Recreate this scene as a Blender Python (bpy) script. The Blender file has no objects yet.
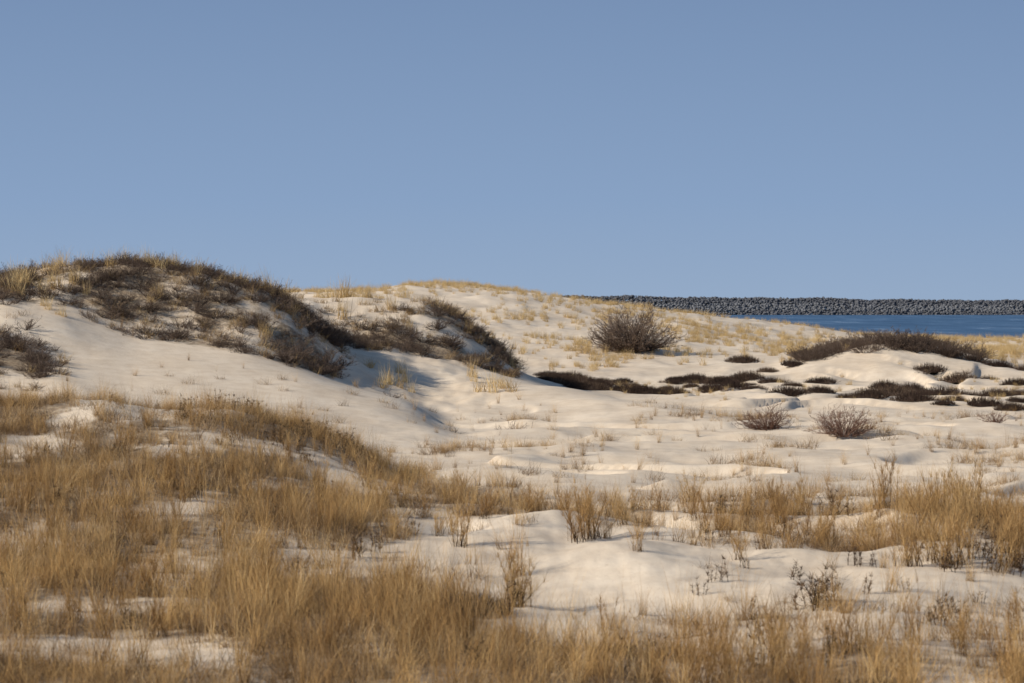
import bpy, math, random
import numpy as np
from mathutils import Vector, Matrix
F=2844.0; CAMZ=4.0
rng=np.random.default_rng(7); random.seed(7)
S=bpy.context.scene
try:
    S.view_settings.view_transform='Standard'; S.view_settings.look='None'; S.view_settings.exposure=0
except Exception as e: print(e)

# ---------------------------------------------------------------- noise
def perlin(x,y,seed=0):
    r=np.random.default_rng(seed); p=r.permutation(256); p=np.concatenate([p,p])
    ang=r.random(256)*2*np.pi; gx=np.cos(ang); gy=np.sin(ang)
    xi=np.floor(x).astype(int); yi=np.floor(y).astype(int); xf=x-xi; yf=y-yi
    xi&=255; yi&=255
    def g(ix,iy,dx,dy):
        h=p[p[ix&255]+(iy&255)]; return gx[h]*dx+gy[h]*dy
    u=xf*xf*xf*(xf*(xf*6-15)+10); v=yf*yf*yf*(yf*(yf*6-15)+10)
    a=g(xi,yi,xf,yf); b=g(xi+1,yi,xf-1,yf); c=g(xi,yi+1,xf,yf-1); d=g(xi+1,yi+1,xf-1,yf-1)
    return ((a*(1-u)+b*u)*(1-v)+(c*(1-u)+d*u)*v)*1.5
def fbm(x,y,seed=0,o=3):
    s=0;a=1;t=0
    for i in range(o):
        s=s+a*perlin(x*2**i+i*17.3,y*2**i+i*9.1,seed+i); t+=a; a*=.5
    return s/t
def sstep(a,b,x):
    t=np.clip((x-a)/(b-a),0,1); return t*t*(3-2*t)

# ---------------------------------------------------------------- terrain survey: distance -> (bearing, height in metres)
ROWS=[
(5,[(0,.2),(1024,.1)]),
(20,[(0,.15),(1024,0)]),
(30,[(0,.2),(300,.1),(1024,0)]),
(40,[(-400,.7),(0,.5),(250,.35),(500,.15),(1024,.1)]),
(50,[(-400,1.5),(0,1.35),(200,1.3),(350,.8),(450,.45),(600,.3),(700,.15),(1024,.15)]),
(57,[(-400,1.8),(0,1.95),(110,2.0),(160,1.8),(230,1.85),(300,1.4),(360,.9),(420,.35),(500,.15),(700,0),(1024,.2)]),
(66,[(-400,1.4),(0,1.3),(200,1.15),(300,.8),(400,.15),(700,0),(1024,.1)]),
(75,[(-400,1.0),(0,.8),(200,.6),(400,0),(700,0),(1024,.1)]),
(84,[(-400,1.4),(0,1.2),(100,1.1),(200,.95),(300,.75),(380,.5),(425,.3),(460,-.1),(600,0),(1024,.15)]),
(92,[(-400,2.6),(0,2.7),(60,2.35),(130,2.0),(200,1.9),(300,1.6),(370,1.05),(410,.8),(445,.0),(520,.05),(640,.15),(700,.2),(740,.15),(800,0),(1024,.2)]),
(98,[(-400,3.6),(0,4.1),(60,3.9),(130,3.1),(200,2.8),(250,2.75),(300,2.0),(340,1.25),(380,.9),(440,.3),(520,.4),(600,.65),(660,.55),(700,.3),(740,.05),(1024,.15)]),
(104,[(-400,4.2),(0,4.8),(60,5.3),(130,5.4),(200,5.1),(250,4.6),(290,4.0),(320,2.9),(350,1.75),(400,1.1),(440,.8),(500,1.0),(560,.95),(610,.6),(650,.1),(740,0),(1024,.05)]),
(112,[(-400,4),(0,4.6),(130,4.9),(200,4.7),(250,4.2),(290,3.8),(320,2.85),(350,2.35),(400,2.1),(450,1.75),(490,1.3),(520,1.0),(560,.45),(600,.05),(740,-.05),(1024,.0)]),
(120,[(-400,3.5),(0,4),(200,4.2),(290,4.2),(340,4.2),(400,4.2),(440,3.9),(470,3.1),(500,1.8),(520,1.0),(580,.2),(650,.0),(740,-.05),(1024,.05)]),
(130,[(-400,3),(0,3),(290,3.3),(400,3.5),(440,3.1),(480,1.9),(520,.6),(600,.25),(700,.2),(850,.15),(1024,.3),(1400,.4)]),
(142,[(0,2),(300,2),(450,1.8),(520,.8),(600,.8),(700,.8),(780,.9),(830,1.6),(880,2.05),(930,1.9),(975,1.3),(1024,.8),(1400,1)]),
(150,[(0,2),(300,1.8),(450,1.8),(520,1.5),(600,1.4),(640,1.4),(700,1.2),(780,1.1),(880,1.7),(975,1.1),(1024,.9),(1400,1)]),
(175,[(0,3),(400,3.2),(500,2.9),(560,2.6),(640,2.3),(700,1.95),(780,1.35),(850,1.05),(1024,1.0)]),
(200,[(0,4),(340,4.7),(420,4.9),(500,4.7),(600,3.6),(700,2.7),(800,1.6),(1024,1.0)]),
(225,[(0,4.5),(340,4.7),(420,5.5),(480,5.2),(520,4.85),(600,3.95),(700,3.0),(740,2.6),(800,2.1),(840,1.6),(900,1.05),(1024,.85)]),
(260,[(0,3),(420,4),(600,3),(760,1.8),(800,1.5),(840,.9),(1024,.65)]),
(300,[(0,2),(600,1.5),(840,.2),(1024,.1)]),
(340,[(0,-.3),(1024,-.6)]),
(380,[(0,-2),(1024,-2)]),
(420,[(0,-3),(1024,-3)]),
]
us=np.concatenate([np.arange(-2400,-700,12.),np.arange(-700,700,2.5),np.arange(700,2400,12.)])
dense=np.arange(-2600,2600,4.)
tab=[]
k=np.exp(-.5*(np.arange(-12,13)*4/11.)**2); k/=k.sum()
for D,pr in ROWS:
    a=np.array(pr,float); h=np.interp(dense,a[:,0]-512,a[:,1])
    h=np.convolve(np.pad(h,12,mode='edge'),k,'valid'); tab.append(np.interp(us,dense,h))
tab=np.array(tab); Dr=np.array([r[0] for r in ROWS],float)
ds=np.exp(np.arange(math.log(6),math.log(419),.0042))
def pchip(x,y,xn):
    h=np.diff(x)[:,None]; d=np.diff(y,axis=0)/h; m=np.zeros_like(y)
    for i in range(1,len(x)-1):
        s=d[i-1]*d[i]; ok=s>0
        w1=2*h[i]+h[i-1]; w2=h[i]+2*h[i-1]
        with np.errstate(all='ignore'):
            v=(w1+w2)/(w1/d[i-1]+w2/d[i])
        m[i]=np.where(ok,v,0)
    i=np.clip(np.searchsorted(x,xn)-1,0,len(x)-2); t=((xn-x[i])/(x[i+1]-x[i]))[:,None]; hh=(x[i+1]-x[i])[:,None]
    return (2*t**3-3*t**2+1)*y[i]+(t**3-2*t**2+t)*hh*m[i]+(-2*t**3+3*t**2)*y[i+1]+(t**3-t**2)*hh*m[i+1]
H=pchip(Dr,tab,ds)
U,Dg=np.meshgrid(us,ds); X=U*Dg/F; Y=Dg
PX=U+512
wx=X+1.2*fbm(X*.15,Y*.15,3); wy=Y+1.2*fbm(X*.15,Y*.15,5)
hum=fbm(wx*.33,wy*.22,11,2)
lump=fbm(wx*.9,wy*.6,21,2)
rid=1-np.abs(perlin(wx*.28,wy*.2,31))*2
amp=.12+.09*sstep(70,45,Dg)*sstep(300,600,PX)+.08*sstep(140,180,Dg)*sstep(300,250,Dg)
smooth=np.exp(-(((Dg-95)/10)**2))*sstep(60,120,PX)*sstep(480,400,PX)
smooth=np.maximum(smooth,np.exp(-(((Dg-106)/9)**2))*sstep(380,420,PX)*sstep(800,680,PX))
amp=amp*(1-.9*smooth)
H=H+amp*(hum*1.2+.3*rid)+lump*amp*.28*(1-smooth)
sc_=fbm(wx*.08,wy*.10,41,2)*2.6; fr=sc_-np.floor(sc_)
H+= .20*(sstep(0,.86,fr)*sstep(1,.86,fr))*sstep(36,42,Dg)*sstep(102,90,Dg)*sstep(380,520,PX)
# low eroded scarps around the heather flats
sd=fbm(X*.12,Y*.09,47,2)*3; fs=sd-np.floor(sd)
H+= .28*(sstep(0,.8,fs)*sstep(1,.85,fs))*sstep(104,110,Dg)*sstep(140,132,Dg)*sstep(640,760,PX)
H+= .020*fbm(X*3.1,Y*1.3,52,3)*sstep(75,40,Dg)
H+= .022*fbm(X*1.6,Y*.8,57,3)*sstep(60,75,Dg)*(1-smooth)
H+= .12*fbm(X*.7,Y*.5,63,3)*sstep(43,50,Dg)*sstep(68,60,Dg)*sstep(480,400,PX)
H+= .5*fbm(X*.06,Y*.04,61,2)*sstep(150,190,Dg)*sstep(270,235,Dg)*.3
H+= .18*fbm(X*.9,Y*.9,71,3)*sstep(96,100,Dg)*sstep(125,118,Dg)*sstep(520,480,PX)
def height(x,y):
    u=x/y*F; j=np.clip(np.searchsorted(us,u)-1,0,len(us)-2); i=np.clip(np.searchsorted(ds,y)-1,0,len(ds)-2)
    tu=np.clip((u-us[j])/(us[j+1]-us[j]),0,1); td=np.clip((y-ds[i])/(ds[i+1]-ds[i]),0,1)
    return (H[i,j]*(1-tu)+H[i,j+1]*tu)*(1-td)+(H[i+1,j]*(1-tu)+H[i+1,j+1]*tu)*td

# ---------------------------------------------------------------- vegetation density fields (bearing, distance)
def ell(px,D,cx,cD,rx,rD):
    return np.clip(1.6*(1-np.sqrt(((px-cx)/rx)**2+((D-cD)/rD)**2)),0,1)
def grass_density(x,y):
    px=x/y*F+512; D=y
    n=fbm(x*.55,y*.28,101,3); n2=fbm(x*.16,y*.1,131,2)
    d=np.zeros_like(x)
    left=sstep(470,350,px)
    d=np.maximum(d,1.1*left*sstep(66,61,D)*sstep(43,46,D))
    d=np.maximum(d,1.1*sstep(540,400,px)*sstep(48,44,D))
    d=np.maximum(d,.9*sstep(760,640,px)*sstep(330,380,px)*np.exp(-((D-49.0)/3.3)**2))
    d=np.maximum(d,.6*sstep(640,720,px)*np.exp(-((D-48)/6)**2))
    d=np.maximum(d,1.1*sstep(820,600,px)*sstep(34,31.5,D))
    d=np.maximum(d,.9*sstep(600,750,px)*sstep(33.5,30.5,D))
    d=np.maximum(d,.30*sstep(600,750,px)*sstep(40,34,D))
    cl=np.clip(fbm(x*.3,y*.09,151,3)*3.2-.15,0,1)
    d=np.maximum(d,.34*cl*sstep(56,62,D)*sstep(98,90,D)*sstep(380,480,px))
    d*=1-.88*ell(px,D,410,40.8,210,3.8)
    d*=1-.95*ell(px,D,150,57.5,120,4.)
    d*=1-.6*ell(px,D,330,52,60,3)
    d*=1-.92*ell(px,D,110,31.8,140,1.6)
    d*=1-.8*ell(px,D,850,38,190,4.)
    d*=1-.6*ell(px,D,640,58,170,5)
    d=d*np.clip(.78+1.8*n+.5*n2,0.04,1.5)
    return np.clip(d,0.012*(D<100)*(D>26),1)*(D<104)
def shrub_density(x,y):
    px=x/y*F+512; D=y; n=fbm(x*.4,y*.35,201,3)
    top=np.interp(px,[-500,0,60,110,200,260,300,330,350],[95.5,97.5,98.0,97,96.2,95.6,95.,97,102])
    d=sstep(-.8,1.2,D-top)*sstep(118,110,D)*sstep(352,332,px)
    low=np.interp(px,[290,330,400,450,500,530],[108,110,112.,112,110.5,112])
    top2=np.interp(px,[290,350,400,440,520],[114,114.5,115.5,124,125])
    d2=sstep(-1.,.6,D-low)*sstep(520,506,px)*sstep(290,315,px)*sstep(1.2,-1,D-top2)
    d3=ell(px,D,10,90,70,5)
    return np.clip(np.maximum(np.maximum(d,d2),d3)*np.clip(.9+1.7*n,.06,1),0,1)
def far_density(x,y):
    px=x/y*F+512; D=y; n=fbm(x*.14,y*.07,301,3)
    d=.34*sstep(138,150,D)*sstep(275,250,D)
    d=np.maximum(d,.9*np.exp(-((D-222)/14)**2)*sstep(620,500,px))
    d=np.maximum(d,.9*ell(px,D,740,172,130,28))
    d=np.maximum(d,.9*ell(px,D,1010,165,75,30))
    d=np.maximum(d,.8*ell(px,D,560,148,100,12))
    d=np.maximum(d,.7*ell(px,D,650,127,130,7))
    d=np.maximum(d,.4*ell(px,D,900,120,260,16))
    return np.clip(d*np.clip(.6+2.2*n,0,1.4),0,1)*(1-.95*ell(px,D,780,215,140,30))*(1-.8*ell(px,D,885,141,110,7))
HEATH=[]
r2=random.Random(11)
def free(px,D,w=24):
    py=303+11376/D
    return all(((px-a)/w)**2+((py-303-11376/b)/4.6)**2>1 for a,b,_ in HEATH)
for i in range(1800):
    px=r2.uniform(742,1180); py=r2.uniform(379,414)
    c1=np.interp(px,[742,820,900,1024,1180],[387,395,402,406,408]); c2=np.interp(px,[742,880,1024,1180],[380,384,388,390])
    if abs(py-c1)>7 and not (px>905 and abs(py-c2)<5): continue
    D=11376/(py-303)
    if free(px,D): HEATH.append((px,D,r2.uniform(.35,.85)))
for i in range(60):
    HEATH.append((r2.uniform(545,755),r2.uniform(122.5,133),r2.uniform(.3,.7)))
HEATH.append((470,35.0,.45))

# ---------------------------------------------------------------- materials
def mat(name):
    m=bpy.data.materials.new(name); m.use_nodes=True; nt=m.node_tree; nt.nodes.clear(); return m,nt,nt.nodes,nt.links
def ramp(N,stops):
    r=N.new('ShaderNodeValToRGB'); e=r.color_ramp.elements
    while len(e)<len(stops): e.new(.5)
    for i,(p,c) in enumerate(stops): e[i].position=p; e[i].color=(*c,1)
    return r
def noise(N,L,vec,scale,detail=4,rough=.55):
    n=N.new('ShaderNodeTexNoise'); n.inputs['Scale'].default_value=scale; n.inputs['Detail'].default_value=detail; n.inputs['Roughness'].default_value=rough
    L.new(vec,n.inputs['Vector']); return n
def mixc(N,L,f,a,b,mode='MIX'):
    m=N.new('ShaderNodeMix'); m.data_type='RGBA'; m.blend_type=mode
    for s,v in ((m.inputs[0],f),(m.inputs[6],a),(m.inputs[7],b)):
        if hasattr(v,'is_output'): L.new(v,s)
        else: s.default_value=v if isinstance(v,float) else (*v,1)
    return m.outputs[2]
def blade_mat(name,stops,transl=.3,darkbase=None,patch=None):
    m,nt,N,L=mat(name)
    at=N.new('ShaderNodeAttribute'); at.attribute_name='tone'
    oi=N.new('ShaderNodeObjectInfo')
    a=N.new('ShaderNodeMath'); a.operation='MULTIPLY_ADD'; a.inputs[1].default_value=.5; L.new(oi.outputs['Random'],a.inputs[0])
    b=N.new('ShaderNodeMath'); b.operation='MULTIPLY'; b.inputs[1].default_value=.5; L.new(at.outputs['Fac'],b.inputs[0]); L.new(b.outputs[0],a.inputs[2])
    r=ramp(N,stops); L.new(a.outputs[0],r.inputs[0]); col=r.outputs[0]
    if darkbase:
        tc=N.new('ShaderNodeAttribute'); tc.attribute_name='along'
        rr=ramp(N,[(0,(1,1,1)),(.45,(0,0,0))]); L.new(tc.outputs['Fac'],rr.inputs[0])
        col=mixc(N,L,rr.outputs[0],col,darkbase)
    if patch:
        g=N.new('ShaderNodeNewGeometry'); pn=noise(N,L,g.outputs['Position'],patch,3,.6)
        pr=ramp(N,[(.36,(.58,.52,.48)),(.50,(1,.98,.96)),(.66,(1.18,1.18,1.16))]); L.new(pn.outputs[0],pr.inputs[0])
        col=mixc(N,L,1.,col,pr.outputs[0],'MULTIPLY')
    d=N.new('ShaderNodeBsdfDiffuse'); t=N.new('ShaderNodeBsdfTranslucent'); mx=N.new('ShaderNodeMixShader'); o=N.new('ShaderNodeOutputMaterial')
    mx.inputs[0].default_value=transl
    L.new(col,d.inputs[0])
    if transl>0:
        L.new(col,t.inputs[0]); L.new(d.outputs[0],mx.inputs[1]); L.new(t.outputs[0],mx.inputs[2]); L.new(mx.outputs[0],o.inputs[0])
    else: L.new(d.outputs[0],o.inputs[0])
    return m
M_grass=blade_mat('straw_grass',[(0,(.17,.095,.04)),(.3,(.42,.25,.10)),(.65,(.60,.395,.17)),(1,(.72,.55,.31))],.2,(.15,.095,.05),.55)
M_far=blade_mat('pale_grass',[(0,(.30,.20,.09)),(.5,(.56,.40,.19)),(1,(.70,.56,.33))],.22)
M_dgrass=blade_mat('dull_grass',[(0,(.12,.08,.05)),(.5,(.34,.235,.12)),(1,(.55,.42,.23))],.1,None,.5)
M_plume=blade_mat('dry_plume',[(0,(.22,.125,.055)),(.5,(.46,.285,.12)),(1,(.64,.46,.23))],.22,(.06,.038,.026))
M_stalk=blade_mat('dark_stalk',[(0,(.04,.028,.02)),(.6,(.10,.065,.042)),(1,(.2,.13,.08))],0)
M_twig=blade_mat('bare_twig',[(0,(.05,.036,.03)),(.5,(.115,.083,.065)),(.85,(.21,.155,.12)),(1,(.38,.32,.26))],.0)
M_red=blade_mat('reddish_twig',[(0,(.08,.042,.032)),(.5,(.145,.082,.06)),(1,(.27,.17,.13))],.0)
M_heath=blade_mat('heath_sprig',[(0,(.034,.024,.020)),(.6,(.08,.054,.042)),(1,(.20,.14,.095))],.0)
M_thatch=blade_mat('matted_grass',[(0,(.09,.06,.04)),(.4,(.23,.155,.09)),(.75,(.42,.30,.17)),(1,(.58,.46,.29))],0,None,.5)

# sand
m,nt,N,L=mat('dune_sand')
g=N.new('ShaderNodeNewGeometry'); P=g.outputs['Position']
n1=noise(N,L,P,.35,4); n2=noise(N,L,P,2.2,4,.5); n4=noise(N,L,P,14,4,.7)
c1=ramp(N,[(.3,(.655,.535,.40)),(.7,(.76,.645,.505))]); L.new(n1.outputs[0],c1.inputs[0])
c2=ramp(N,[(.3,(.90,.88,.86)),(.6,(1,1,1))]); L.new(n2.outputs[0],c2.inputs[0])
c4=ramp(N,[(.28,(.62,.57,.52)),(.42,(1,1,1))]); L.new(n4.outputs[0],c4.inputs[0])
col=mixc(N,L,1.,c1.outputs[0],c2.outputs[0],'MULTIPLY')
col=mixc(N,L,.45,col,c4.outputs[0],'MULTIPLY')
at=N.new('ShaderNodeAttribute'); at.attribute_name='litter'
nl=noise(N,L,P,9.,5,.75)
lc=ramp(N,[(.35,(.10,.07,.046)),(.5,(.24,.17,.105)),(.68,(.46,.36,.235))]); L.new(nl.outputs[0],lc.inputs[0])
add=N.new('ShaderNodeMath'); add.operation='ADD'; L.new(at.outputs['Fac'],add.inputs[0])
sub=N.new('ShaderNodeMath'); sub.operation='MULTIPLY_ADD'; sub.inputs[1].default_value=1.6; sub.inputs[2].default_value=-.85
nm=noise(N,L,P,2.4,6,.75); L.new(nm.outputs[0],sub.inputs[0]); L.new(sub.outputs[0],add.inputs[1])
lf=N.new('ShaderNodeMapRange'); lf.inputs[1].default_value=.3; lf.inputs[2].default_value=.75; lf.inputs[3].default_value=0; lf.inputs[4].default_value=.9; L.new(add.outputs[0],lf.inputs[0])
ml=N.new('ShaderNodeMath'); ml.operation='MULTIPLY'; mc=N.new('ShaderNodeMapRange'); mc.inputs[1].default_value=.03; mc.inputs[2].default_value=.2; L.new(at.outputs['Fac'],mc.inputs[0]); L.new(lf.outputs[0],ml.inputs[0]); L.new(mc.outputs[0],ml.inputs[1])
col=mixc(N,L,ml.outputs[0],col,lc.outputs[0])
bs=N.new('ShaderNodeBsdfPrincipled'); bs.inputs['Roughness'].default_value=.95; bs.inputs['Specular IOR Level'].default_value=.1
L.new(col,bs.inputs['Base Color'])
b1=N.new('ShaderNodeBump'); b1.inputs['Strength'].default_value=.3; b1.inputs['Distance'].default_value=.06; L.new(n2.outputs[0],b1.inputs['Height'])
b2=N.new('ShaderNodeBump'); b2.inputs['Strength'].default_value=.35; b2.inputs['Distance'].default_value=.02; L.new(n4.outputs[0],b2.inputs['Height']); L.new(b1.outputs[0],b2.inputs['Normal'])
L.new(b2.outputs[0],bs.inputs['Normal'])
o=N.new('ShaderNodeOutputMaterial'); L.new(bs.outputs[0],o.inputs[0]); M_sand=m

# ---------------------------------------------------------------- mesh helpers
def mesh_np(name,V,Fc,attrs=None,smooth=False,mats=()):
    me=bpy.data.meshes.new(name); V=np.asarray(V,np.float32); Fc=np.asarray(Fc,np.int32); k=Fc.shape[1]
    me.vertices.add(len(V)); me.vertices.foreach_set('co',V.ravel())
    me.loops.add(Fc.size); me.loops.foreach_set('vertex_index',Fc.ravel())
    me.polygons.add(len(Fc)); me.polygons.foreach_set('loop_start',np.arange(0,Fc.size,k,dtype=np.int32)); me.polygons.foreach_set('loop_total',np.full(len(Fc),k,np.int32))
    if smooth: me.polygons.foreach_set('use_smooth',np.ones(len(Fc),bool))
    me.update(calc_edges=True)
    for kx,v in (attrs or {}).items():
        a=me.attributes.new(kx,'FLOAT','POINT'); a.data.foreach_set('value',np.asarray(v,np.float32))
    for mm in mats: me.materials.append(mm)
    return me
def obj(name,me,coll=None):
    o=bpy.data.objects.new(name,me); (coll or S.collection).objects.link(o); return o

# ---------------------------------------------------------------- ground
nr,nc=X.shape
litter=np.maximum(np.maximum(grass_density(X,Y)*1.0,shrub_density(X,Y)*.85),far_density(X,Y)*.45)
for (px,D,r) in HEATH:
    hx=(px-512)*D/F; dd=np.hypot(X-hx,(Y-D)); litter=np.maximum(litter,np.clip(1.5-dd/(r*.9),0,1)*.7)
idx=np.arange(nr*nc).reshape(nr,nc)
Fc=np.stack([idx[:-1,:-1],idx[:-1,1:],idx[1:,1:],idx[1:,:-1]],-1).reshape(-1,4)
obj('sand_dunes_ground',mesh_np('sand_dunes_ground',np.stack([X,Y,H],-1).reshape(-1,3),Fc,{'litter':litter.ravel()},True,[M_sand]))

# ---------------------------------------------------------------- sea
m,nt,N,L=mat('sea_water'); g=N.new('ShaderNodeNewGeometry')
mp=N.new('ShaderNodeMapping'); mp.inputs['Scale'].default_value=(.10,.010,1); L.new(g.outputs['Position'],mp.inputs[0])
n1=noise(N,L,mp.outputs[0],1.,7,.78)
c=ramp(N,[(.35,(.035,.08,.155)),(.50,(.055,.12,.215)),(.58,(.085,.16,.275)),(.68,(.28,.36,.45))]); L.new(n1.outputs[0],c.inputs[0])
bs=N.new('ShaderNodeBsdfPrincipled'); bs.inputs['Roughness'].default_value=.55; bs.inputs['Specular IOR Level'].default_value=.15; L.new(c.outputs[0],bs.inputs['Base Color'])
b=N.new('ShaderNodeBump'); b.inputs['Strength'].default_value=.8; b.inputs['Distance'].default_value=1.; L.new(n1.outputs[0],b.inputs['Height']); L.new(b.outputs[0],bs.inputs['Normal'])
o=N.new('ShaderNodeOutputMaterial'); L.new(bs.outputs[0],o.inputs[0])
obj('sea',mesh_np('sea',[(-9000,300,-1),(9000,300,-1),(9000,14000,-1),(-9000,14000,-1)],[(0,1,2,3)],None,False,[m]))

# ---------------------------------------------------------------- rock jetty
import bmesh
bm=bmesh.new(); bmesh.ops.create_icosphere(bm,subdivisions=1,radius=1); iv=np.array([v.co[:] for v in bm.verts]); fi=np.array([[v.index for v in f.verts] for f in bm.faces]); bm.free()
n=36000
x=rng.uniform(-60,400,n); t=rng.random(n)**.85
ht=8.7*(1-.0013*np.clip(x,0,400))+.6*perlin(x*.05,x*0,77)
z=-1.5+t*ht; y=1185+x*.05+t*9-4+rng.normal(size=n)*.6
s=rng.uniform(.25,.65,n)[:,None]*np.array([1.4,1,.8])*rng.uniform(.7,1.3,(n,3))
v=iv[None]*(1+rng.normal(size=(n,len(iv),1))*.15)*s[:,None]
a=rng.random(n)*6.28; ca=np.cos(a)[:,None];sa=np.sin(a)[:,None]
v=np.stack([v[...,0]*ca-v[...,1]*sa+x[:,None],v[...,0]*sa+v[...,1]*ca+y[:,None],v[...,2]+z[:,None]],-1)
T=np.repeat(rng.random(n)*.4+np.where((t>.3)&(t<.68),.5,0),len(iv))
fj=(fi[None]+np.arange(n)[:,None,None]*len(iv)).reshape(-1,3)
m,nt,N,L=mat('jetty_rock'); at=N.new('ShaderNodeAttribute'); at.attribute_name='tone'
r=ramp(N,[(0,(.085,.088,.10)),(.5,(.115,.12,.135)),(1,(.185,.19,.20))]); L.new(at.outputs['Fac'],r.inputs[0])  # rock greys lifted and blued: distance haze is mixed into the colour
bs=N.new('ShaderNodeBsdfPrincipled'); bs.inputs['Roughness'].default_value=.9; L.new(r.outputs[0],bs.inputs['Base Color']); o=N.new('ShaderNodeOutputMaterial'); L.new(bs.outputs[0],o.inputs[0])
obj('rock_jetty',mesh_np('rock_jetty',v.reshape(-1,3),fj,{'tone':T},False,[m]))

# ---------------------------------------------------------------- plant generators
def blades(n,L0,L1,w,lean,curve,rad,seed,seg=4):
    r=np.random.default_rng(seed)
    Ln=r.uniform(L0,L1,n); az=r.random(n)*6.283; br=rad*np.sqrt(r.random(n)); ba=r.random(n)*6.283
    base=np.stack([br*np.cos(ba),br*np.sin(ba),np.full(n,-.03)],-1)
    d=np.stack([np.cos(az),np.sin(az),np.zeros(n)],-1); le=np.abs(r.normal(0,lean,n)); cu=np.abs(r.normal(0,curve,n))
    wa=r.random(n)*3.1416; wd=np.stack([np.cos(wa),np.sin(wa),np.zeros(n)],-1)
    V=[];al=[]
    for s in range(seg+1):
        t=s/seg
        hor=(le*t+cu*t*t)*Ln; zz=Ln*(t*np.cos(np.clip(le,0,1.2))-.35*cu*t*t)
        p=base+d*hor[:,None]; p[:,2]+=zz
        ww=(w*(1-t*.85)*r.uniform(.8,1.2,n))[:,None]*wd*.5
        V+= [p-ww,p+ww]; al+=[np.full(n,t)]*2
    V=np.stack(V,1); al=np.stack(al,1); k=2*(seg+1)
    b=np.arange(n)[:,None]*k
    Fc=np.concatenate([b+np.array([[2*s,2*s+1,2*s+3,2*s+2]]) for s in range(seg)],0)
    tone=np.repeat(r.random(n),k)
    return V.reshape(-1,3),Fc,tone,al.ravel()
def joinp(parts):
    V=[];Fc=[];T=[];A=[];c=0
    for v,f,t,a in parts: V.append(v);Fc.append(f+c);T.append(t);A.append(a);c+=len(v)
    return np.concatenate(V),np.concatenate(Fc),np.concatenate(T),np.concatenate(A)
def tubes(segs):
    p0=np.array([s[0] for s in segs],float);p1=np.array([s[1] for s in segs],float);r0=np.array([s[2] for s in segs]);r1=np.array([s[3] for s in segs])
    d=p1-p0; d/=np.linalg.norm(d,axis=1)[:,None]+1e-9
    ref=np.where(np.abs(d[:,2:3])>.9,np.array([[1.,0,0]]),np.array([[0,0,1.]]))
    a=np.cross(d,ref); a/=np.linalg.norm(a,axis=1)[:,None]+1e-9; b=np.cross(d,a)
    V=[]
    for p,r in ((p0,r0),(p1,r1)):
        for q in range(3):
            th=q*2.0944; V.append(p+(a*math.cos(th)+b*math.sin(th))*r[:,None])
    V=np.stack(V,1); n=len(segs); o=np.arange(n)[:,None]*6
    Fc=np.concatenate([o+np.array([[q,(q+1)%3,3+(q+1)%3,3+q]]) for q in range(3)],0)
    return V.reshape(-1,3),Fc,np.repeat([s[4] for s in segs],6),np.repeat([s[5] for s in segs],6)
def bush(rx,h,nmain,seed,th=.012,kids=5,kids2=3,up=.5,spread=.35,minr=.45):
    r=np.random.default_rng(seed); segs=[]
    def grow(p,d,ln,rad,lev,tone):
        ns=3; q=p.copy(); dd=d.copy()
        for s in range(ns):
            dd=dd+r.normal(0,.16,3)+np.array([0,0,.06*up]); dd/=np.linalg.norm(dd)
            q2=q+dd*ln/ns; ra=max(rad*(1-.28*s),th*.3); rb=max(rad*(1-.28*(s+1)),th*.25)
            segs.append((q,q2,ra,rb,float(np.clip(tone+r.normal(0,.1),0,1)),.5))
            nk=[kids,kids2,0][lev]
            if lev<2:
                for _ in range(max(1,nk//ns+ (r.random()<(nk%ns)/ns))):
                    kd=dd+r.normal(0,.55,3); kd[2]=abs(kd[2])*.8+.1*up; kd/=np.linalg.norm(kd)
                    grow(q+(q2-q)*r.random(),kd,ln*r.uniform(.25,.42),rb*.6,lev+1,min(1,tone+.15))
            q=q2
    for i in range(nmain):
        az=r.random()*6.283; c=r.random()
        tr=rx*math.sqrt(1-c*c); tz=h*(.12+.85*c)
        f=r.uniform(.65,1.0)
        tgt=np.array([tr*math.cos(az)*f,tr*math.sin(az)*f,tz*f])
        b=np.array([math.cos(az)*tr*spread*r.random(),math.sin(az)*tr*spread*r.random(),-.05])
        v=tgt-b; ln=np.linalg.norm(v); grow(b,v/ln,ln*.9,th,0,r.random()*.6)
    return tubes(segs)
def plume(seed,h,n,dark=False):
    r=np.random.default_rng(seed); segs=[];parts=[]
    for i in range(n):
        az=r.random()*6.283; le=abs(r.normal(0,.26)); hh=h*r.uniform(.5,1)
        b=np.array([r.normal(0,.09),r.normal(0,.09),-.03]); d=np.array([math.cos(az)*le,math.sin(az)*le,1.]); p=b
        for s in range(5):
            d=d+r.normal(0,.09,3); q=p+d/np.linalg.norm(d)*hh/5
            segs.append((p,q,.008-.0013*s,.0067-.0013*s,r.random()*.4,s*.1))
            if s>=1:
                nb=int(6 if dark else 9)
                v,f,t,a=blades(nb,.05 if dark else .10,.13 if dark else .34,.014 if dark else .0055,.35 if not dark else .8,.4 if not dark else .9,.02,int(r.integers(1e6)),3)
                v=v+p+(q-p)*r.random(); parts.append((v,f,t,a*.5+.25+.12*s))
            p=q
    if not dark: parts.append(blades(45,.3,h*.85,.0055,.28,.4,.18,seed+999))
    parts.append(tubes(segs)); return joinp(parts)
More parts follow.
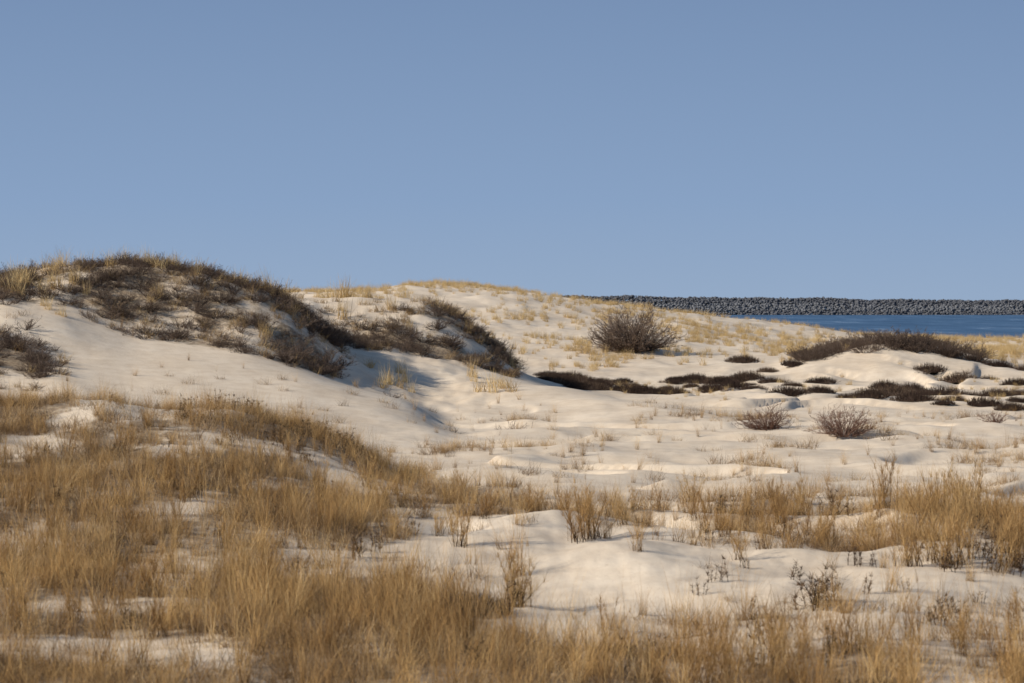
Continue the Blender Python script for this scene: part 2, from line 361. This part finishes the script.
def cushion(seed):
    r=np.random.default_rng(seed)
    na,nb=28,9; V=[];Fq=[]
    for j in range(nb):
        ph=j/(nb-1)*math.pi/2
        for i in range(na):
            a=i/na*2*math.pi; V.append((math.cos(a)*math.cos(ph),math.sin(a)*math.cos(ph),math.sin(ph)))
    V=np.array(V); q=1+.5*fbm(V[:,0]*1.3+seed,V[:,1]*1.3,seed,2); V[:,:2]*=q[:,None]*.72; V[:,2]=V[:,2]*.18*(1+.9*fbm(V[:,0]*2.2+9,V[:,1]*2.2,seed+3,2))-.03
    for j in range(nb-1):
        for i in range(na): Fq.append((j*na+i,j*na+(i+1)%na,(j+1)*na+(i+1)%na,(j+1)*na+i))
    parts=[(V,np.array(Fq),r.random(len(V))*.5,np.full(len(V),.5))]
    k=900; az=r.random(k)*6.283; rr=np.sqrt(r.random(k))*1.2; segs=[]
    for i in range(k):
        x0,y0=rr[i]*math.cos(az[i])*.95,rr[i]*math.sin(az[i])*.95; z0=.17*math.sqrt(max(0,1-min(1,rr[i])**2))
        d=np.array([x0*.8+r.normal(0,.5),y0*.8+r.normal(0,.5),1.]); d/=np.linalg.norm(d); p=np.array([x0,y0,z0-.03])
        segs.append((p,p+d*r.uniform(.06,.28),.011,.004,float(r.random()),.5))
    parts.append(tubes(segs)); return joinp(parts)
def variants(name,gens,mt):
    c=bpy.data.collections.new(name)
    for i,gp in enumerate(gens):
        V,Fc,T,A=gp; c.objects.link(bpy.data.objects.new(f'{name}_{i}',mesh_np(f'{name}_{i}',V,Fc,{'tone':T,'along':A},False,[mt])))
    return c
def scatter(name,coll,pts,sc,rot):
    n=len(pts); me=bpy.data.meshes.new(name); me.vertices.add(n); me.vertices.foreach_set('co',np.asarray(pts,np.float32).ravel())
    def A(k,t,key,v): a=me.attributes.new(k,t,'POINT'); a.data.foreach_set(key,v)
    A('sc','FLOAT_VECTOR','vector',np.asarray(sc,np.float32).ravel()); A('rt','FLOAT_VECTOR','vector',np.asarray(rot,np.float32).ravel())
    A('ix','INT','value',rng.integers(0,len(coll.objects),n).astype(np.int32))
    o=obj(name,me); ng=bpy.data.node_groups.new(name+'_scatter','GeometryNodeTree')
    ng.interface.new_socket('Geometry',in_out='INPUT',socket_type='NodeSocketGeometry'); ng.interface.new_socket('Geometry',in_out='OUTPUT',socket_type='NodeSocketGeometry')
    N=ng.nodes;L=ng.links; gi=N.new('NodeGroupInput'); go=N.new('NodeGroupOutput'); ip=N.new('GeometryNodeInstanceOnPoints'); ci=N.new('GeometryNodeCollectionInfo')
    ci.inputs['Collection'].default_value=coll; ci.inputs['Separate Children'].default_value=True; ci.inputs['Reset Children'].default_value=True
    def na(k,t):
        x=N.new('GeometryNodeInputNamedAttribute'); x.data_type=t; x.inputs['Name'].default_value=k
        return [s for s in x.outputs if s.enabled and s.name=='Attribute'][0]
    er=N.new('FunctionNodeEulerToRotation'); L.new(na('rt','FLOAT_VECTOR'),er.inputs[0])
    L.new(gi.outputs[0],ip.inputs['Points']); L.new(ci.outputs[0],ip.inputs['Instance']); ip.inputs['Pick Instance'].default_value=True
    L.new(na('ix','INT'),ip.inputs['Instance Index']); L.new(er.outputs[0],ip.inputs['Rotation']); L.new(na('sc','FLOAT_VECTOR'),ip.inputs['Scale']); L.new(ip.outputs[0],go.inputs[0])
    md=o.modifiers.new('scatter','NODES'); md.node_group=ng; return o
def sample(dens,pxr,Dr_,per_m2,seed):
    r=np.random.default_rng(seed); x0=(pxr[0]-512)/F; x1=(pxr[1]-512)/F
    area=(x1-x0)*(Dr_[1]**2-Dr_[0]**2)/2; n=int(area*per_m2)
    y=np.sqrt(r.uniform(Dr_[0]**2,Dr_[1]**2,n)); x=r.uniform(x0,x1,n)*y
    k=r.random(n)<dens(x,y); x=x[k];y=y[k]; return np.stack([x,y,height(x,y)],-1)
def sr(n,lo,hi,tilt=.12,zlo=.8,zhi=1.2):
    s=rng.uniform(lo,hi,n)[:,None]*np.ones((n,3)); s[:,2]*=rng.uniform(zlo,zhi,n)
    r=np.stack([rng.normal(0,tilt,n),rng.normal(.06,tilt,n),rng.random(n)*6.283],-1); return s,r

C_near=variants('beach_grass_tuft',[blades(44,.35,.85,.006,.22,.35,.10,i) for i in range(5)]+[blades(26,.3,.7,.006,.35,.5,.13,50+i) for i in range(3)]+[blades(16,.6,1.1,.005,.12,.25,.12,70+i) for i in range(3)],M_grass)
C_mat=variants('matted_grass_tuft',[blades(55,.18,.42,.008,.6,.7,.24,100+i,3) for i in range(5)],M_thatch)
C_far=variants('distant_grass_tuft',[blades(45,.3,.7,.016,.28,.4,.22,200+i,3) for i in range(5)],M_far)
C_dgr=variants('dune_cap_grass_tuft',[blades(45,.25,.6,.014,.4,.5,.25,230+i,3) for i in range(4)],M_dgrass)
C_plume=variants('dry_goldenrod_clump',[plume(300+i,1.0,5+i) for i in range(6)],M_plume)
C_dark=variants('dead_stalk_clump',[plume(320+i,.5,4+i,True) for i in range(4)],M_stalk)
C_shrub=variants('dune_shrub',[bush(.8,.55,24,400+i,.010,6,5) for i in range(6)],M_twig)
C_heath=variants('heath_cushion',[cushion(500+i) for i in range(5)],M_heath)

WIN=(-100,1150)
p=sample(grass_density,WIN,(26,104),11,1)
s,r=sr(len(p),.5,1.1,.13,.7,1.35); sc=np.where(p[:,1]>60,.6,np.where(p[:,1]>46,.74,1.))[:,None]; s*=sc
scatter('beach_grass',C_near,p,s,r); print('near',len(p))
p=sample(lambda x,y:np.clip(grass_density(x,y)*1.3*np.clip(.6+2*fbm(x*.2,y*.12,777,2),.15,1),0,1),WIN,(26,104),9,2)
s,r=sr(len(p),.6,1.15,.1); scatter('matted_beach_grass',C_mat,p,s,r); print('mat',len(p))
p=sample(far_density,(-50,1150),(108,280),2.6,3); s,r=sr(len(p),.45,.95,.1); s*=np.where(p[:,1]<138,.6,1.)[:,None]; scatter('distant_dune_grass',C_far,p,s,r); print('far',len(p))
def crest(x,y):
    px=x/y*F+512; n=fbm(x*.5,y*.3,909,2)
    d=.3*sstep(101,103.5,y)*sstep(112,108,y)*sstep(310,270,px)+.07*shrub_density(x,y)+.9*ell(px,y,70,102,40,4)+.8*ell(px,y,165,102,30,4)+.4*ell(px,y,370,119,90,4)+.2*ell(px,y,400,104,140,5)+.7*ell(px,y,40,100,60,5)
    return np.clip(d*np.clip(.4+2*n,0,1.3),0,1)
p=sample(crest,(-200,560),(84,128),4,4); s,r=sr(len(p),.5,1.25,.1,.8,1.7); scatter('crest_grass',C_far,p,s,r)
def capg(x,y):
    return np.clip(.6*sstep(.02,.5,shrub_density(x,y))*np.clip(.5-2.2*fbm(x*.4,y*.35,201,3),.14,1)+.35*ell(x/y*F+512,y,360,117,80,3),0,1)
p=sample(capg,(-200,530),(84,125),4.5,6); s,r=sr(len(p),.5,1.,.12); scatter('dune_cap_grass',C_dgr,p,s,r)
p=sample(shrub_density,(-200,530),(82,125),4.2,5); s,r=sr(len(p),.4,1.05,.15,.7,1.2); scatter('dune_shrub_thicket',C_shrub,p,s,r); print('shrub',len(p))
def at(px,D): x=(px-512)*D/F; return (x,D,float(height(np.array([x]),np.array([float(D)]))[0]))
def place(name,coll,lst,zf=1.):
    p=np.array([at(a,b) for a,b,c in lst]); s=np.array([[c,c,c*zf*r2.uniform(.85,1.15)] for a,b,c in lst]); r=np.stack([rng.normal(0,.07,len(lst)),rng.normal(0,.07,len(lst)),rng.random(len(lst))*6.28],-1); return scatter(name,coll,p,s,r)
pl=[(512,36.6,1.),(521,36.9,.9),(517,36.3,.8),(580,44,1.1),(590,44.3,1.1),(597,44.6,.9),(375,46,.8),(950,40,1.15),(942,40.6,1.1),(963,40.4,1.1),(925,44,.9),(1003,40,1.),(1015,40.5,1.05),(1020,43,1.),(905,46,.8),(780,48,.8),(745,46,.8),(610,34,.6),(240,46,.7),(60,42,.8),(1045,41,1.),(1075,43,1.1),(850,50,.6),(985,46,.8),(660,49,.6),(20,34,.9),(150,36,.8),(420,32,.8),(335,31.,.8),(740,41,.75),(765,42,.6)]
for i in range(26): pl.append((r2.uniform(880,1100),r2.uniform(40,50),r2.uniform(.5,1.1)))
for i in range(30): pl.append((r2.uniform(690,880),r2.uniform(43,52),r2.uniform(.45,.85)))
for i in range(44): pl.append((r2.uniform(-60,480),r2.uniform(30,50),r2.uniform(.5,.95)))
for i in range(18): pl.append((r2.uniform(360,700),r2.uniform(46,51),r2.uniform(.4,.75)))
for i in range(30): pl.append((r2.uniform(560,1080),r2.uniform(28.5,33),r2.uniform(.4,.8)))
place('dry_goldenrod',C_plume,pl)
pd=[(818,35.8,1.2),(823,36,1.1),(828,35.9,.9),(820,35.6,.9),(350,41,1.),(358,41.3,.9),(378,42,.8),(760,33,.9),(770,33.2,.8),(830,31,.9),(650,31,.9),(1015,31,1.),(836,48,1.1),(831,48.5,1.),(990,40,.9),(1005,40.5,1.),(975,41,.8),(948,39.6,.9),(1018,39.8,.9),(512,36.2,.9),(517,36.3,.8),(215,60,.9),(232,60,.9),(245,60,1.),(190,60,.7),(222,59,.9),(260,59,1.),(350,55,1.),(345,56,.8),(365,54,.8),(55,44,.9),(700,37,.6),(620,31,.7),(930,34,.6),(745,40,.5),(130,33,.8),(480,30,.9),(1060,40,1.),(905,50,.7),(750,50,.7),(730,49,.7)]
for i in range(40): pd.append((r2.uniform(690,1080),r2.uniform(30,53),r2.uniform(.4,.85)))
for i in range(40): pd.append((r2.uniform(-60,420),r2.uniform(34,60),r2.uniform(.4,.9)))
for i in range(26): pd.append((r2.uniform(180,380),r2.uniform(52,60),r2.uniform(.5,1.)))
place('dead_stalks',C_dark,pd)
place('beach_heather',C_heath,HEATH,1.6)
place('heather_scrub',C_shrub,[(a+r2.uniform(-14,14),b+r2.uniform(-1.5,1.5),c*r2.uniform(.6,1.)) for a,b,c in HEATH[:-1] for _ in range(2)],.9)
def single(name,px,D,rx,h,n,seed,mt=None,**k):
    V,Fc,T,A=bush(rx,h,n,seed,**k); o=obj(name,mesh_np(name,V,Fc,{'tone':T,'along':A},False,[mt or M_twig])); o.location=at(px,D); return o
single('bayberry_bush',632,150,2.8,2.6,170,1,th=.026,kids=8,kids2=6,spread=.3)
single('bare_shrub',768,86.5,1.0,.85,70,2,M_red,th=.012,kids=6,kids2=5)
single('bare_shrub',843,81,1.15,1.0,74,3,M_red,th=.012,kids=6,kids2=5)
single('bare_shrub',996,86,.7,.4,30,13,M_red,th=.01,kids=6,kids2=4)
single('bare_twigs',515,87,.9,.55,20,4,M_red,th=.01,kids=4,kids2=3)
single('bare_twigs',455,87,.5,.2,8,5,th=.01,kids=4,kids2=2)
single('bare_twigs',392,96,.6,.35,8,6,th=.012,kids=4,kids2=2)
place('mound_shrubs',C_shrub,[(r2.uniform(800,978),r2.uniform(138.5,146),r2.uniform(.8,1.7)) for _ in range(120)],.9)

# ---------------------------------------------------------------- light, sky, camera
hz=Vector((-.92,-.39,0)).normalized(); el=math.radians(29); to=Vector((hz.x*math.cos(el),hz.y*math.cos(el),math.sin(el)))
sl=bpy.data.lights.new('sun','SUN'); sl.energy=5.0; sl.angle=math.radians(.5); sl.color=(1,.92,.79); so=bpy.data.objects.new('sun',sl); S.collection.objects.link(so); so.rotation_euler=to.to_track_quat('Z','Y').to_euler()
w=bpy.data.worlds.new('World'); S.world=w; w.use_nodes=True; N=w.node_tree.nodes; L=w.node_tree.links; N.clear()
sk=N.new('ShaderNodeTexSky'); sk.sky_type='NISHITA'; sk.sun_disc=False; sk.sun_elevation=el; sk.sun_rotation=math.atan2(to.x,to.y)%(2*math.pi); sk.dust_density=.3; sk.ozone_density=3; sk.air_density=1
tc=N.new('ShaderNodeTexCoord'); sx=N.new('ShaderNodeSeparateXYZ'); L.new(tc.outputs['Generated'],sx.inputs[0])
mr=N.new('ShaderNodeMapRange'); mr.inputs[1].default_value=0; mr.inputs[2].default_value=.4; L.new(sx.outputs[2],mr.inputs[0])
hr=ramp(N,[(0,(.300,.405,.565)),(.09,(.248,.360,.548)),(.28,(.183,.278,.455)),(1,(.12,.20,.38))]); L.new(mr.outputs[0],hr.inputs[0])
sc10=mixc(N,L,1.,hr.outputs[0],(10.,10.,10.),'MULTIPLY')
hf=ramp(N,[(0,(1,1,1)),(.35,(1,1,1)),(1,(0,0,0))]); L.new(mr.outputs[0],hf.inputs[0])
skc=mixc(N,L,hf.outputs[0],sk.outputs[0],sc10)
bg=N.new('ShaderNodeBackground'); bg.inputs[1].default_value=.1; o=N.new('ShaderNodeOutputWorld'); L.new(skc,bg.inputs[0]); L.new(bg.outputs[0],o.inputs[0])
cd=bpy.data.cameras.new('camera'); co=bpy.data.objects.new('camera',cd); S.collection.objects.link(co); S.camera=co
cd.lens=100; cd.sensor_width=36; cd.clip_end=20000; cd.clip_start=.5; co.location=(0,0,CAMZ); co.rotation_euler=(math.radians(90-.776),0,0)
cd.dof.use_dof=True; cd.dof.focus_distance=105; cd.dof.aperture_fstop=3.6
